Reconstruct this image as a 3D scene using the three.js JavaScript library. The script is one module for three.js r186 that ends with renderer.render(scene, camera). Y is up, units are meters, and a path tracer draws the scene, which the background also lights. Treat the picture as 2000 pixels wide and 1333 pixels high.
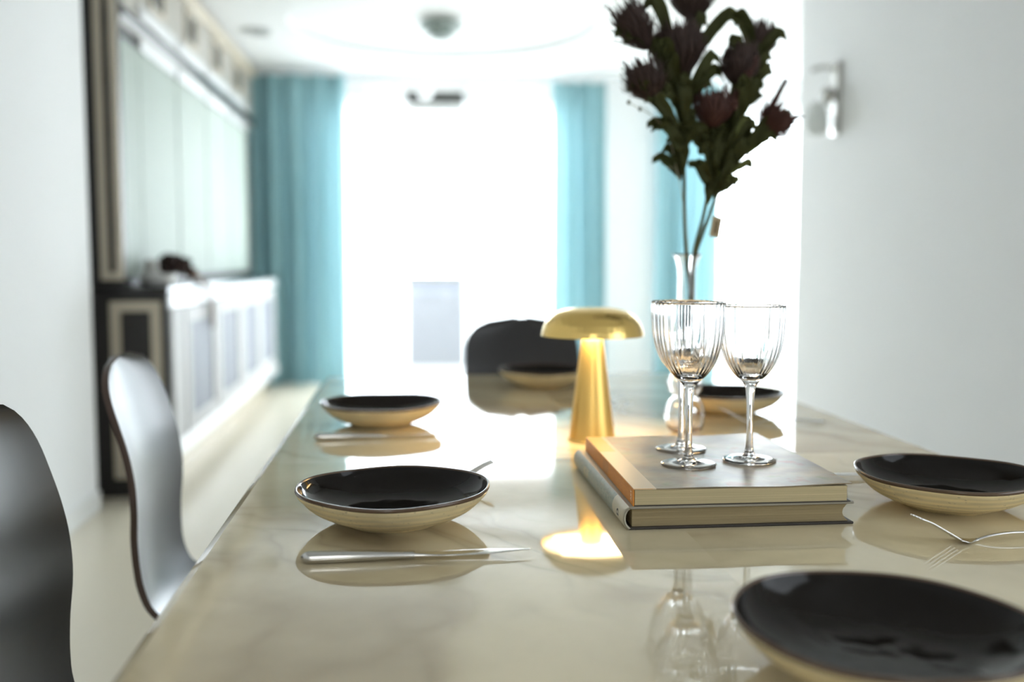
import * as THREE from 'three';
import { RoundedBoxGeometry } from 'three/addons/geometries/RoundedBoxGeometry.js';
import { mergeGeometries, toCreasedNormals } from 'three/addons/utils/BufferGeometryUtils.js';
import { ImprovedNoise } from 'three/addons/math/ImprovedNoise.js';
import { RectAreaLightUniformsLib } from 'three/addons/lights/RectAreaLightUniformsLib.js';

// ---------------------------------------------------------------- camera, sky, exposure
const scene = new THREE.Scene();
const camera = new THREE.PerspectiveCamera(37.85, 1.5, 0.05, 200);
camera.rotation.order = 'YXZ';
camera.position.set(0, 1.06, 0);
camera.rotation.set(-0.083, -0.102, 0);
camera.focus = 1.17;
camera.userData.fStop = 2.0;

const renderer = new THREE.WebGLRenderer({ antialias: true });
renderer.toneMapping = THREE.LinearToneMapping;
renderer.toneMappingExposure = 1.6;
renderer.shadowMap.enabled = true;
renderer.shadowMap.type = THREE.PCFSoftShadowMap;

const SKY = new THREE.Color().setRGB(0.89, 0.98, 1.07);
const SKY_LEVEL = 7.0;
scene.background = SKY;
scene.backgroundIntensity = SKY_LEVEL;

const lin = (r, g, b) => new THREE.Color().setRGB(r, g, b);
RectAreaLightUniformsLib.init();
// daylight at the glass of the two balcony windows, behind the sheers
function windowLight(name, x0, x1, y0, y1, z) {
  const l = new THREE.RectAreaLight(SKY, SKY_LEVEL, x1 - x0, y1 - y0);
  l.name = name;
  l.position.set((x0 + x1) / 2, (y0 + y1) / 2, z);
  l.lookAt((x0 + x1) / 2, (y0 + y1) / 2, z + 1);
  scene.add(l);
}
windowLight('window_daylight', -0.66, -0.04, 0.06, 2.3, -8.6);
windowLight('window_daylight_001', 0.49, 1.4, 0.06, 2.3, -8.6);
windowLight('window_daylight_002', 2.45, 4.2, 0.06, 2.3, -8.6);
{ // two windows of the dining end, beyond the frame: one with a drawn white blind in the right wall beside the camera, a small one behind it
  const l = new THREE.RectAreaLight(SKY, 2.2, 1.6, 1.2);
  l.name = 'window_daylight_003'; l.position.set(1.94, 1.5, 0.1); l.lookAt(0, 1.5, 0.1); scene.add(l);
  const b = new THREE.RectAreaLight(lin(1.0, 0.93, 0.80), SKY_LEVEL, 0.35, 0.35);
  b.name = 'window_daylight_004'; b.position.set(-0.2, 1.6, 1.87); b.lookAt(-0.2, 1.6, 0); scene.add(b);
}

// ---------------------------------------------------------------- helpers
let seed = 12345;
const rnd = () => { seed = (seed * 1664525 + 1013904223) >>> 0; return seed / 4294967296; };
const rr = (a, b) => a + (b - a) * rnd();
const noise = new ImprovedNoise();
const fbm = (x, y, z, o = 4) => { let s = 0, a = 0.5; for (let i = 0; i < o; i++) { s += a * noise.noise(x, y, z); x *= 2.03; y *= 2.03; a *= 0.5; } return s; };
const V = (x, y, z) => new THREE.Vector3(x, y, z);
const clamp = (x, a = 0, b = 1) => Math.min(b, Math.max(a, x));
const smooth = (a, b, x) => { const t = clamp((x - a) / (b - a)); return t * t * (3 - 2 * t); };

function tex(w, h, fn, srgb = true, rep) {
  const d = new Uint8Array(w * h * 4);
  for (let j = 0; j < h; j++) for (let i = 0; i < w; i++) {
    const c = fn(i / w, j / h), k = (j * w + i) * 4;
    for (let n = 0; n < 3; n++) d[k + n] = clamp(Array.isArray(c) ? c[n] : c) * 255;
    d[k + 3] = 255;
  }
  const t = new THREE.DataTexture(d, w, h);
  t.magFilter = THREE.LinearFilter; t.minFilter = THREE.LinearFilter;
  t.wrapS = t.wrapT = THREE.RepeatWrapping;
  if (srgb) t.colorSpace = THREE.SRGBColorSpace;
  if (rep) t.repeat.set(rep[0], rep[1]);
  t.needsUpdate = true;
  return t;
}
const std = (o) => new THREE.MeshStandardMaterial({ roughness: 0.6, metalness: 0, ...o });
const phy = (o) => new THREE.MeshPhysicalMaterial({ roughness: 0.5, metalness: 0, ...o });

const taken = new Set();
function numbered(n) { let k = n, i = 0; while (taken.has(k)) k = n + '_' + String(++i).padStart(3, '0'); taken.add(k); return k; }
function mesh(name, geo, mat, parent = scene) {
  const m = new THREE.Mesh(geo, mat);
  m.name = parent === scene ? numbered(name) : name;
  m.castShadow = m.receiveShadow = true;
  parent.add(m);
  return m;
}
function tag(o, label, category, group) { o.userData.label = label; o.userData.category = category; if (group) o.userData.group = group; return o; }
function thing(name, label, category, pos = [0, 0, 0], turn = 0, group) {
  const g = new THREE.Group(); g.name = numbered(name); scene.add(g);
  g.position.set(...pos); g.rotation.y = turn;
  return tag(g, label, category, group);
}
function struct(o, label, category) { o.userData.kind = 'structure'; if (label) tag(o, label, category); return o; }
const bx = (x0, x1, y0, y1, z0, z1) => new THREE.BoxGeometry(Math.abs(x1 - x0), Math.abs(y1 - y0), Math.abs(z1 - z0)).translate((x0 + x1) / 2, (y0 + y1) / 2, (z0 + z1) / 2);
const rb = (x0, x1, y0, y1, z0, z1, r = 0.003, s = 2) => new RoundedBoxGeometry(Math.abs(x1 - x0), Math.abs(y1 - y0), Math.abs(z1 - z0), s, r).translate((x0 + x1) / 2, (y0 + y1) / 2, (z0 + z1) / 2);
const merge = (list) => mergeGeometries(list.map((g) => { g = g.index ? g.toNonIndexed() : g; for (const k of Object.keys(g.attributes)) if (!['position', 'normal', 'uv'].includes(k)) g.deleteAttribute(k); return g; }));

// a turned profile with an optional change of (r, y) by angle
function lathe(profile, seg = 64, mod, closed = false) {
  const n = profile.length, pos = [], uv = [], idx = [];
  let len = [0]; for (let i = 1; i < n; i++) len.push(len[i - 1] + Math.hypot(profile[i][0] - profile[i - 1][0], profile[i][1] - profile[i - 1][1]));
  for (let j = 0; j <= seg; j++) {
    const a = (j % seg) / seg * Math.PI * 2;
    for (let i = 0; i < n; i++) {
      let [r, y] = profile[i]; if (mod) [r, y] = mod(r, y, a, i);
      pos.push(r * Math.cos(a), y, -r * Math.sin(a)); uv.push(j / seg, len[i] / len[n - 1]);
    }
  }
  for (let j = 0; j < seg; j++) for (let i = 0; i < n - 1; i++) {
    const a = j * n + i, b = a + 1, c = a + n, d = c + 1;
    if (profile[i][0] > 1e-6) idx.push(a, c, b);
    if (profile[i + 1][0] > 1e-6) idx.push(c, d, b);
  }
  const g = new THREE.BufferGeometry();
  g.setAttribute('position', new THREE.Float32BufferAttribute(pos, 3));
  g.setAttribute('uv', new THREE.Float32BufferAttribute(uv, 2));
  g.setIndex(idx); g.computeVertexNormals();
  const N = g.attributes.normal, A = V(0, 0, 0), B = V(0, 0, 0);
  for (let i = 0; i < n; i++) { A.fromBufferAttribute(N, i); B.fromBufferAttribute(N, seg * n + i); A.add(B).normalize(); N.setXYZ(i, A.x, A.y, A.z); N.setXYZ(seg * n + i, A.x, A.y, A.z); }
  return g;
}
// smooth a coarse profile
function curve(pts, n = 48) {
  const c = new THREE.CatmullRomCurve3(pts.map(([x, y]) => V(x, y, 0)), false, 'centripetal');
  return c.getSpacedPoints(n).map((p) => [Math.max(0, p.x), p.y]);
}
const tube = (pts, r, seg = 24, rad = 6, r1 = r) => {
  const c = pts.length > 2 ? new THREE.CatmullRomCurve3(pts.map((p) => V(...p))) : new THREE.LineCurve3(V(...pts[0]), V(...pts[1]));
  const g = new THREE.TubeGeometry(c, seg, r, rad, false);
  if (r1 !== r) {
    const P = g.attributes.position, q = V(0, 0, 0);
    for (let i = 0; i <= seg; i++) { const o = c.getPointAt(i / seg), k = 1 + (r1 / r - 1) * i / seg; for (let j = 0; j <= rad; j++) { const n = i * (rad + 1) + j; q.fromBufferAttribute(P, n).sub(o).multiplyScalar(k).add(o); P.setXYZ(n, q.x, q.y, q.z); } }
  }
  return g;
};

// ---------------------------------------------------------------- textures and materials
const marbleTex = tex(1024, 2048, (u, v) => {
  const x = u * 1.2, y = v * 2.4;
  const wx = fbm(x * 2.1, y * 2.1, 3.1) * 0.34, wy = fbm(x * 2.1 + 7, y * 2.1, 9.2) * 0.34;
  const s = (x + wx) * 0.82 - (y + wy) * 0.57, t = (x + wx) * 0.57 + (y + wy) * 0.82;
  const vein = (f, o, p) => Math.pow(1 - Math.abs(noise.noise(s * f + o, t * f * 0.22 + o, o)), p);
  const v1 = vein(7, 2.7, 5) * smooth(-0.25, 0.3, fbm(x * 2, y * 2, 21)), v2 = vein(15, 8.1, 6) * smooth(-0.1, 0.35, fbm(x * 3.1, y * 3.1, 31)), cloud = fbm(s * 2.2, t * 0.9, 5.5);
  const g = fbm(x * 60, y * 60, 1.3, 2) * 0.02;
  const k = 1 + cloud * 0.17 + g - 0.27 * v1 - 0.14 * v2;
  return [0.865 * k + 0.03 * v1, 0.81 * k - 0.002 * v1, 0.675 * k - 0.03 * v1];
}, true, [1 / 1.2, 1 / 2.4]);
const wallTex = tex(256, 256, (u, v) => 0.5 + 0.5 * fbm(u * 40, v * 40, 4.4, 3), false);
const grainTex = tex(512, 512, (u, v) => { const k = 0.9 + 0.25 * fbm(u * 60, v * 3, 6.1, 3); return [0.11 * k, 0.10 * k, 0.09 * k]; });
const clayTex = tex(512, 128, (u, v) => {
  const sp = fbm(u * 160, v * 40, 2.2, 2), w = fbm(u * 12, v * 6, 8.4, 3);
  const k = 1 + w * 0.16 - (sp > 0.33 ? 0.22 : 0) + 0.05 * Math.sin(v * 70 + w * 3);
  return [0.90 * k, 0.83 * k, 0.65 * k];
});
const pageTex = tex(8, 256, (u, v) => { const k = 0.88 + 0.2 * fbm(0.4, v * 75, 3.3, 3) + 0.05 * fbm(u * 3, v * 10, 1.1); return [0.84 * k, 0.77 * k, 0.60 * k]; });
const coverTex = tex(512, 512, (u, v) => {
  const a = fbm(u * 3, v * 4, 14.2, 5), b = fbm(u * 5 + 3, v * 6, 2.2, 5), c = fbm(u * 9, v * 9, 7.7, 4);
  let r = 0.55 + a * 0.34, g = 0.50 + a * 0.30 + b * 0.08, bl = 0.42 + a * 0.2 + b * 0.14;
  const red = smooth(0.12, 0.34, b) * 0.55, gr = smooth(0.14, 0.36, c) * 0.35;
  r += red * 0.02 - gr * 0.16; g -= red * 0.22 + gr * 0.05; bl -= red * 0.28 + gr * 0.18;
  if (u < 0.10) { r = 0.80; g = 0.72; bl = 0.60; }
  if (u < 0.085 && v > 0.66) { r = 0.88; g = 0.62; bl = 0.17; }
  return [r, g, bl];
});

const M = {
  wall: std({ color: lin(0.86, 0.865, 0.865), roughness: 0.85, bumpMap: wallTex, bumpScale: 0.0004 }),
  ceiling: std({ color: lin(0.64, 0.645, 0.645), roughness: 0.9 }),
  floor: phy({ color: lin(0.80, 0.73, 0.585), roughness: 0.28 }),
  marble: phy({ map: marbleTex, roughness: 0.04, ior: 1.65 }),
  legDark: std({ color: lin(0.03, 0.028, 0.025), roughness: 0.4 }),
  blackGloss: phy({ color: lin(0.012, 0.011, 0.010), roughness: 0.16, ior: 1.5 }),
  blackSatin: std({ color: lin(0.014, 0.012, 0.010), roughness: 0.5 }),
  champagne: std({ color: lin(0.52, 0.46, 0.36), roughness: 0.4, metalness: 0.25 }),
  silver: std({ color: lin(0.60, 0.60, 0.59), roughness: 0.42, metalness: 0.4 }),
  fluted: phy({ color: lin(0.40, 0.455, 0.41), roughness: 0.55, specularIntensity: 0.3 }),
  inset: phy({ color: lin(0.20, 0.215, 0.25), roughness: 0.55, specularIntensity: 0.5 }),
  paleFrame: phy({ color: lin(0.46, 0.455, 0.45), roughness: 0.55, specularIntensity: 0.5 }),
  frieze: std({ color: lin(0.40, 0.375, 0.33), roughness: 0.35, metalness: 0.3 }),
  teal: phy({ color: lin(0.285, 0.48, 0.52), roughness: 1, transmission: 0.13, side: THREE.DoubleSide }),
  sheer: phy({ color: lin(0.93, 0.93, 0.91), roughness: 0.72, transmission: 0.8, specularIntensity: 0.1, side: THREE.DoubleSide }),
  frameLight: std({ color: lin(0.62, 0.63, 0.62), roughness: 0.4 }),
  frameDark: std({ color: lin(0.035, 0.035, 0.032), roughness: 0.5 }),
  pane: phy({ color: lin(1, 1, 1), roughness: 0, transmission: 1, thickness: 0, ior: 1.45 }),
  chairFace: phy({ map: grainTex, roughness: 0.4, ior: 1.5, clearcoat: 0.3, clearcoatRoughness: 0.3 }),
  chairEdge: std({ color: lin(0.05, 0.027, 0.016), roughness: 0.5 }),
  steel: std({ color: lin(0.62, 0.61, 0.58), roughness: 0.16, metalness: 1 }),
  chrome: std({ color: lin(0.55, 0.54, 0.51), roughness: 0.2, metalness: 1 }),
  clay: std({ map: clayTex, roughness: 0.62, bumpMap: clayTex, bumpScale: 0.0004 }),
  glaze: phy({ color: lin(0.012, 0.010, 0.008), roughness: 0.09, ior: 1.5, specularIntensity: 0.3 }),
  rimBrown: phy({ color: lin(0.10, 0.06, 0.035), roughness: 0.18, ior: 1.5 }),
  brass: phy({ color: lin(0.86, 0.60, 0.20), roughness: 0.27, metalness: 1 }),
  brassColumn: phy({ color: lin(0.86, 0.58, 0.18), roughness: 0.36, metalness: 1 }),
  glass: phy({ color: lin(1, 1, 1), roughness: 0, transmission: 1, thickness: 0.01, ior: 1.5 }),
  glassPink: phy({ color: lin(1, 1, 1), roughness: 0, transmission: 1, thickness: 0.01, ior: 1.48, attenuationColor: lin(1, 0.86, 0.78), attenuationDistance: 0.03 }),
  pages: std({ map: pageTex, roughness: 0.9, bumpMap: pageTex, bumpScale: 0.0006 }),
  pagesOld: std({ color: lin(0.62, 0.58, 0.52), map: pageTex, roughness: 0.9, bumpMap: pageTex, bumpScale: 0.0008 }),
  leaf: phy({ color: lin(0.042, 0.045, 0.012), roughness: 0.7, specularIntensity: 0.3, transmission: 0.15, side: THREE.DoubleSide }),
  stem: std({ color: lin(0.07, 0.075, 0.02), roughness: 0.6 }),
  bract: std({ color: lin(0.034, 0.015, 0.010), roughness: 0.7, side: THREE.DoubleSide }),
  bractRed: std({ color: lin(0.062, 0.019, 0.012), roughness: 0.7, side: THREE.DoubleSide }),
  white: std({ color: lin(0.8, 0.8, 0.78), roughness: 0.35 }),
  kraft: std({ color: lin(0.42, 0.33, 0.20), roughness: 0.9 }),
};

// ---------------------------------------------------------------- room
const XL = -1.32, XA = -1.42, XR = 1.95, ZF = -8.58, ZC = -4.9, XE = 4.6, ZB = 1.9, H = 2.6;
struct(mesh('floor', bx(-1.7, 4.8, -0.12, 0, ZF - 0.2, ZB + 0.2), M.floor), 'pale cream polished floor under the table and sideboard', 'floor');
{
  const s = new THREE.Shape([new THREE.Vector2(-1.7, ZF - 0.2), new THREE.Vector2(4.8, ZF - 0.2), new THREE.Vector2(4.8, ZB + 0.2), new THREE.Vector2(-1.7, ZB + 0.2)]);
  const h = new THREE.Path(); h.absellipse(0.24, -6.78, 1.02, 1.05, 0, Math.PI * 2, true); s.holes.push(h);
  const g = new THREE.ExtrudeGeometry(s, { depth: 0.2, bevelEnabled: false, curveSegments: 64 }).rotateX(Math.PI / 2).translate(0, H + 0.2, 0);
  const c = struct(mesh('ceiling', toCreasedNormals(g, 0.5), M.ceiling), 'white ceiling with a round recessed tray', 'ceiling');
  mesh('recess_panel', new THREE.CylinderGeometry(1.15, 1.15, 0.12, 64).translate(0.24, H + 0.105, -6.78), M.ceiling, c);
}
struct(mesh('wall_left', bx(XL - 0.3, XL, 0, H, -4.3, ZB), M.wall), 'plain white wall beside the dining chairs', 'wall');
struct(mesh('wall_alcove', bx(XA - 0.2, XA, 0, H, ZF, -4.3), M.wall), 'white wall behind the mirrored sideboard', 'wall');
struct(mesh('wall_right', merge([bx(XR, XR + 0.2, 0, H, ZC, -0.75), bx(XR, XR + 0.2, 0, H, 0.95, ZB), bx(XR, XR + 0.2, 0, 0.85, -0.75, 0.95), bx(XR, XR + 0.2, 2.15, H, -0.75, 0.95)]), M.wall), 'plain white wall to the right of the marble table', 'wall');
struct(mesh('wall_return', bx(XR + 0.2, XE + 0.2, 0, H, ZC, ZC + 0.2), M.wall), 'white wall turning away from the table end', 'wall');
struct(mesh('wall_side', bx(XE, XE + 0.2, 0, H, ZF, ZC), M.wall), 'white far side wall of the living room', 'wall');
struct(mesh('wall_back', merge([bx(XL - 0.3, -0.425, 0, H, ZB, ZB + 0.2), bx(0.025, XR + 0.2, 0, H, ZB, ZB + 0.2), bx(-0.425, 0.025, 0, 1.375, ZB, ZB + 0.2), bx(-0.425, 0.025, 1.825, H, ZB, ZB + 0.2)]), M.wall), 'white wall behind the camera', 'wall');
const W1 = [-0.72, 1.42], W2 = [2.4, 4.25], WT = 2.47;
struct(mesh('wall_far', merge([bx(XA - 0.2, W1[0], 0, H, ZF - 0.18, ZF), bx(W1[1], W2[0], 0, H, ZF - 0.18, ZF), bx(W2[1], XE + 0.2, 0, H, ZF - 0.18, ZF), bx(W1[0], W1[1], WT, H, ZF - 0.18, ZF), bx(W2[0], W2[1], WT, H, ZF - 0.18, ZF)]), M.wall), 'white end wall around the two balcony windows', 'wall');
struct(mesh('baseboard_right', rb(XR - 0.012, XR, 0, 0.08, ZC, ZB), M.white), 'white skirting along the right wall', 'baseboard');
struct(mesh('baseboard_left', rb(XL, XL + 0.012, 0, 0.08, -4.3, ZB), M.white), 'white skirting along the left wall', 'baseboard');
function balconyWindow(n, [x0, x1], mull, label) {
  const g = new THREE.Group(); g.name = 'window_' + n; scene.add(g); struct(g, label, 'window');
  const z0 = ZF - 0.14, z1 = ZF - 0.06, f = 0.05;
  mesh('head_box', bx(x0, x1, WT - 0.085, WT, z0, z1 + 0.02), M.frameDark, g);
  mesh('frame', merge([bx(x0, x0 + f, 0, WT - 0.085, z0, z1), bx(x1 - f, x1, 0, WT - 0.085, z0, z1), bx(x0 + f, x1 - f, WT - 0.165, WT - 0.085, z0, z1), bx(x0 + f, x1 - f, 0, 0.05, z0, z1)]), M.frameLight, g);
  const xs = [x0 + f, ...mull, x1 - f];
  for (const m of mull) mesh('mullion', bx(m - 0.03, m + 0.03, 0.05, WT - 0.165, z0, z1), M.frameLight, g);
  for (let i = 0; i + 1 < xs.length; i++) mesh('pane', new THREE.PlaneGeometry(xs[i + 1] - xs[i] - 0.04, WT - 0.215).translate((xs[i] + xs[i + 1]) / 2, (WT - 0.115) / 2, (z0 + z1) / 2), M.pane, g);
}
balconyWindow(1, W1, [0.5], 'bright balcony window between the two teal curtains on the left');
balconyWindow(2, W2, [3.3], 'bright balcony window near the right wall corner');
{
  const f = (w, h) => merge([bx(-w / 2 - 0.05, -w / 2, -h / 2, h / 2, -0.03, 0.03), bx(w / 2, w / 2 + 0.05, -h / 2, h / 2, -0.03, 0.03), bx(-w / 2 - 0.05, w / 2 + 0.05, h / 2, h / 2 + 0.05, -0.03, 0.03), bx(-w / 2 - 0.05, w / 2 + 0.05, -h / 2 - 0.05, -h / 2, -0.03, 0.03)]);
  const g = new THREE.Group(); g.name = 'window_3'; scene.add(g); struct(g, 'window in the right wall beside the camera', 'window');
  g.position.set(XR + 0.09, 1.5, 0.1); g.rotation.y = -Math.PI / 2;
  mesh('frame', f(1.6, 1.2), M.frameLight, g); mesh('pane', new THREE.PlaneGeometry(1.6, 1.2).translate(0, 0, -0.02), M.pane, g);
  mesh('blind', bx(-0.8, 0.8, -0.6, 0.6, 0.045, 0.048), M.white, g);
  const k = new THREE.Group(); k.name = 'window_4'; scene.add(k); struct(k, 'small window in the wall behind the camera', 'window');
  k.position.set(-0.2, 1.6, ZB + 0.09);
  mesh('frame', f(0.35, 0.35), M.frameLight, k); mesh('pane', new THREE.PlaneGeometry(0.35, 0.35), M.pane, k);
}
struct(mesh('balcony_floor', bx(-2, 5.2, -0.16, -0.02, -10.4, ZF - 0.18), std({ color: lin(0.35, 0.35, 0.34), roughness: 0.8 })), 'grey balcony floor outside the windows', 'balcony');
{
  const p = thing('balcony_parapet', 'low grey balcony wall seen through the gap in the sheers', 'parapet', [0, -0.02, -10.1]);
  mesh('wall_panel', bx(-2, 5.2, 0, 0.72, -0.08, 0.08), std({ color: lin(0.19, 0.192, 0.20), roughness: 0.8 }), p);
  mesh('band', bx(-2, 5.2, 0.72, 0.82, -0.08, 0.08), std({ color: lin(0.23, 0.24, 0.28), roughness: 0.6 }), p);
  mesh('coping', bx(-2, 5.2, 0.82, 0.90, -0.11, 0.11), std({ color: lin(0.18, 0.18, 0.175), roughness: 0.8 }), p);
}

// curtains
function cloth(x0, x1, y0, y1, z, pitch, amp, sd) {
  const w = x1 - x0, nx = Math.round(w * 220), ny = 28, g = new THREE.PlaneGeometry(w, y1 - y0, nx, ny), P = g.attributes.position;
  for (let i = 0; i < P.count; i++) {
    const u = P.getX(i) + w / 2, v = 0.5 - P.getY(i) / (y1 - y0);
    const ph = u / pitch * Math.PI * 2 + 1.4 * noise.noise(u * 4, sd, v * 0.6) * 2;
    const k = amp * (0.6 + 0.4 * v) * (1 + 0.6 * noise.noise(u * 6, sd + 3, v));
    P.setXYZ(i, x0 + u + 0.25 * k * Math.cos(ph), P.getY(i) + (y0 + y1) / 2, z + k * Math.sin(ph) + 0.02 * noise.noise(u * 3, v * 3, sd));
  }
  g.computeVertexNormals();
  return g;
}
function drape(name, label, cat, group, x0, x1, y0, y1, z, pitch, amp, sd, mat) {
  const t = thing(name, label, cat, [(x0 + x1) / 2, y0, z], 0, group), w = (x1 - x0) / 2;
  mesh('fabric', cloth(-w, w, 0.0, y1 - y0, 0, pitch, amp, sd), mat, t);
  mesh('track', rb(-w, w, y1 - y0, y1 - y0 + 0.02, -0.015, 0.015, 0.004), M.white, t);
  return t;
}
const CG = 'teal curtains at the balcony windows';
drape('curtain', 'wide teal curtain hanging beside the mirrored sideboard', 'curtain', CG, -1.36, -0.51, 0.012, 2.555, -8.42, 0.19, 0.06, 1, M.teal);
drape('curtain', 'teal curtain hanging behind the brass lamp, right of the bright window', 'curtain', CG, 1.19, 1.65, 0.012, 2.535, -8.42, 0.15, 0.05, 2, M.teal);
drape('curtain', 'teal curtain hanging behind the flower vase, nearest the right wall', 'curtain', CG, 2.10, 2.66, 0.012, 2.535, -8.42, 0.15, 0.05, 3, M.teal);
const SG = 'white sheer curtains';
drape('sheer_curtain', 'white sheer curtain beside the wide teal curtain', 'curtain', SG, -0.66, -0.015, 0.012, 2.50, -8.5, 0.09, 0.02, 4, M.sheer);
drape('sheer_curtain', 'white sheer curtain above the black chair at the table end', 'curtain', SG, 0.46, 1.38, 0.012, 2.50, -8.5, 0.09, 0.02, 5, M.sheer);
drape('sheer_curtain', 'white sheer curtain next to the right wall corner', 'curtain', SG, 2.5, 4.22, 0.012, 2.50, -8.5, 0.09, 0.02, 6, M.sheer);

// ---------------------------------------------------------------- sideboard and mirror unit
{
  const z0 = -4.5, z1 = -8.1, X0 = -1.40, X1 = -1.06, T = 0.935;
  const s = thing('sideboard', 'long black lacquered sideboard with champagne mouldings and pale-framed doors', 'sideboard', [(X0 + X1) / 2, 0, (z0 + z1) / 2]);
  const o = (g) => g.translate(-(X0 + X1) / 2, 0, -(z0 + z1) / 2);
  mesh('body', o(rb(X0, X1 - 0.02, 0.15, T - 0.03, z0 - 0.03, z1, 0.004)), M.blackGloss, s);
  mesh('end_panel', o(rb(X0, X1, 0, T - 0.03, z0 - 0.03, z0, 0.004)), M.blackSatin, s);
  mesh('top', o(rb(X0, X1 + 0.008, T - 0.03, T, z1, z0 + 0.008, 0.005)), M.blackGloss, s);
  mesh('plinth', o(bx(X0, X1 - 0.09, 0, 0.15, z0 - 0.04, z1 + 0.02)), M.champagne, s);
  mesh('bottom_rail', o(rb(X1 - 0.03, X1 + 0.006, 0.15, 0.225, z0 - 0.032, z1, 0.006)), M.silver, s);
  mesh('top_rail', o(rb(X1 - 0.03, X1 + 0.004, T - 0.10, T - 0.034, z0 - 0.032, z1, 0.006)), M.silver, s);
  const frame = (xa, xb, ya, yb, w, z) => merge([rb(xa, xb, yb - w, yb, z, z + 0.012, 0.004), rb(xa, xb, ya, ya + w, z, z + 0.012, 0.004), rb(xa, xa + w, ya, yb, z, z + 0.0118, 0.004), rb(xb - w, xb, ya, yb, z, z + 0.0118, 0.004)]);
  mesh('end_moulding', o(frame(-1.305, -1.088, 0.085, 0.872, 0.045, z0)), M.champagne, s);
  mesh('front_pilaster', o(rb(X1 - 0.02, X1 + 0.01, 0.23, T - 0.105, -4.785, -4.535, 0.004)), M.paleFrame, s);
  for (let k = 0; k < 4; k++) {
    const c = -5.18 - 0.78 * k, a = c + 0.385, b = c - 0.385;
    const d = mesh('door', o(rb(X1 - 0.02, X1, 0.23, T - 0.105, b, a, 0.004)), M.blackGloss, s);
    const st = [], w = 0.075;
    st.push(rb(X1, X1 + 0.012, T - 0.105 - w, T - 0.108, b + 0.004, a - 0.004, 0.004), rb(X1, X1 + 0.012, 0.233, 0.23 + w, b + 0.004, a - 0.004, 0.004), rb(X1, X1 + 0.0118, 0.233, T - 0.108, a - 0.004 - w * 1.5, a - 0.004, 0.004), rb(X1, X1 + 0.0118, 0.233, T - 0.108, b + 0.004, b + 0.004 + w * 1.5, 0.004));
    mesh('door_moulding', o(merge(st)), M.paleFrame, d);
    mesh('door_inset', o(bx(X1, X1 + 0.003, 0.23 + w, T - 0.105 - w, b + 0.11, a - 0.11)), M.inset, d);
  }
}
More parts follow.
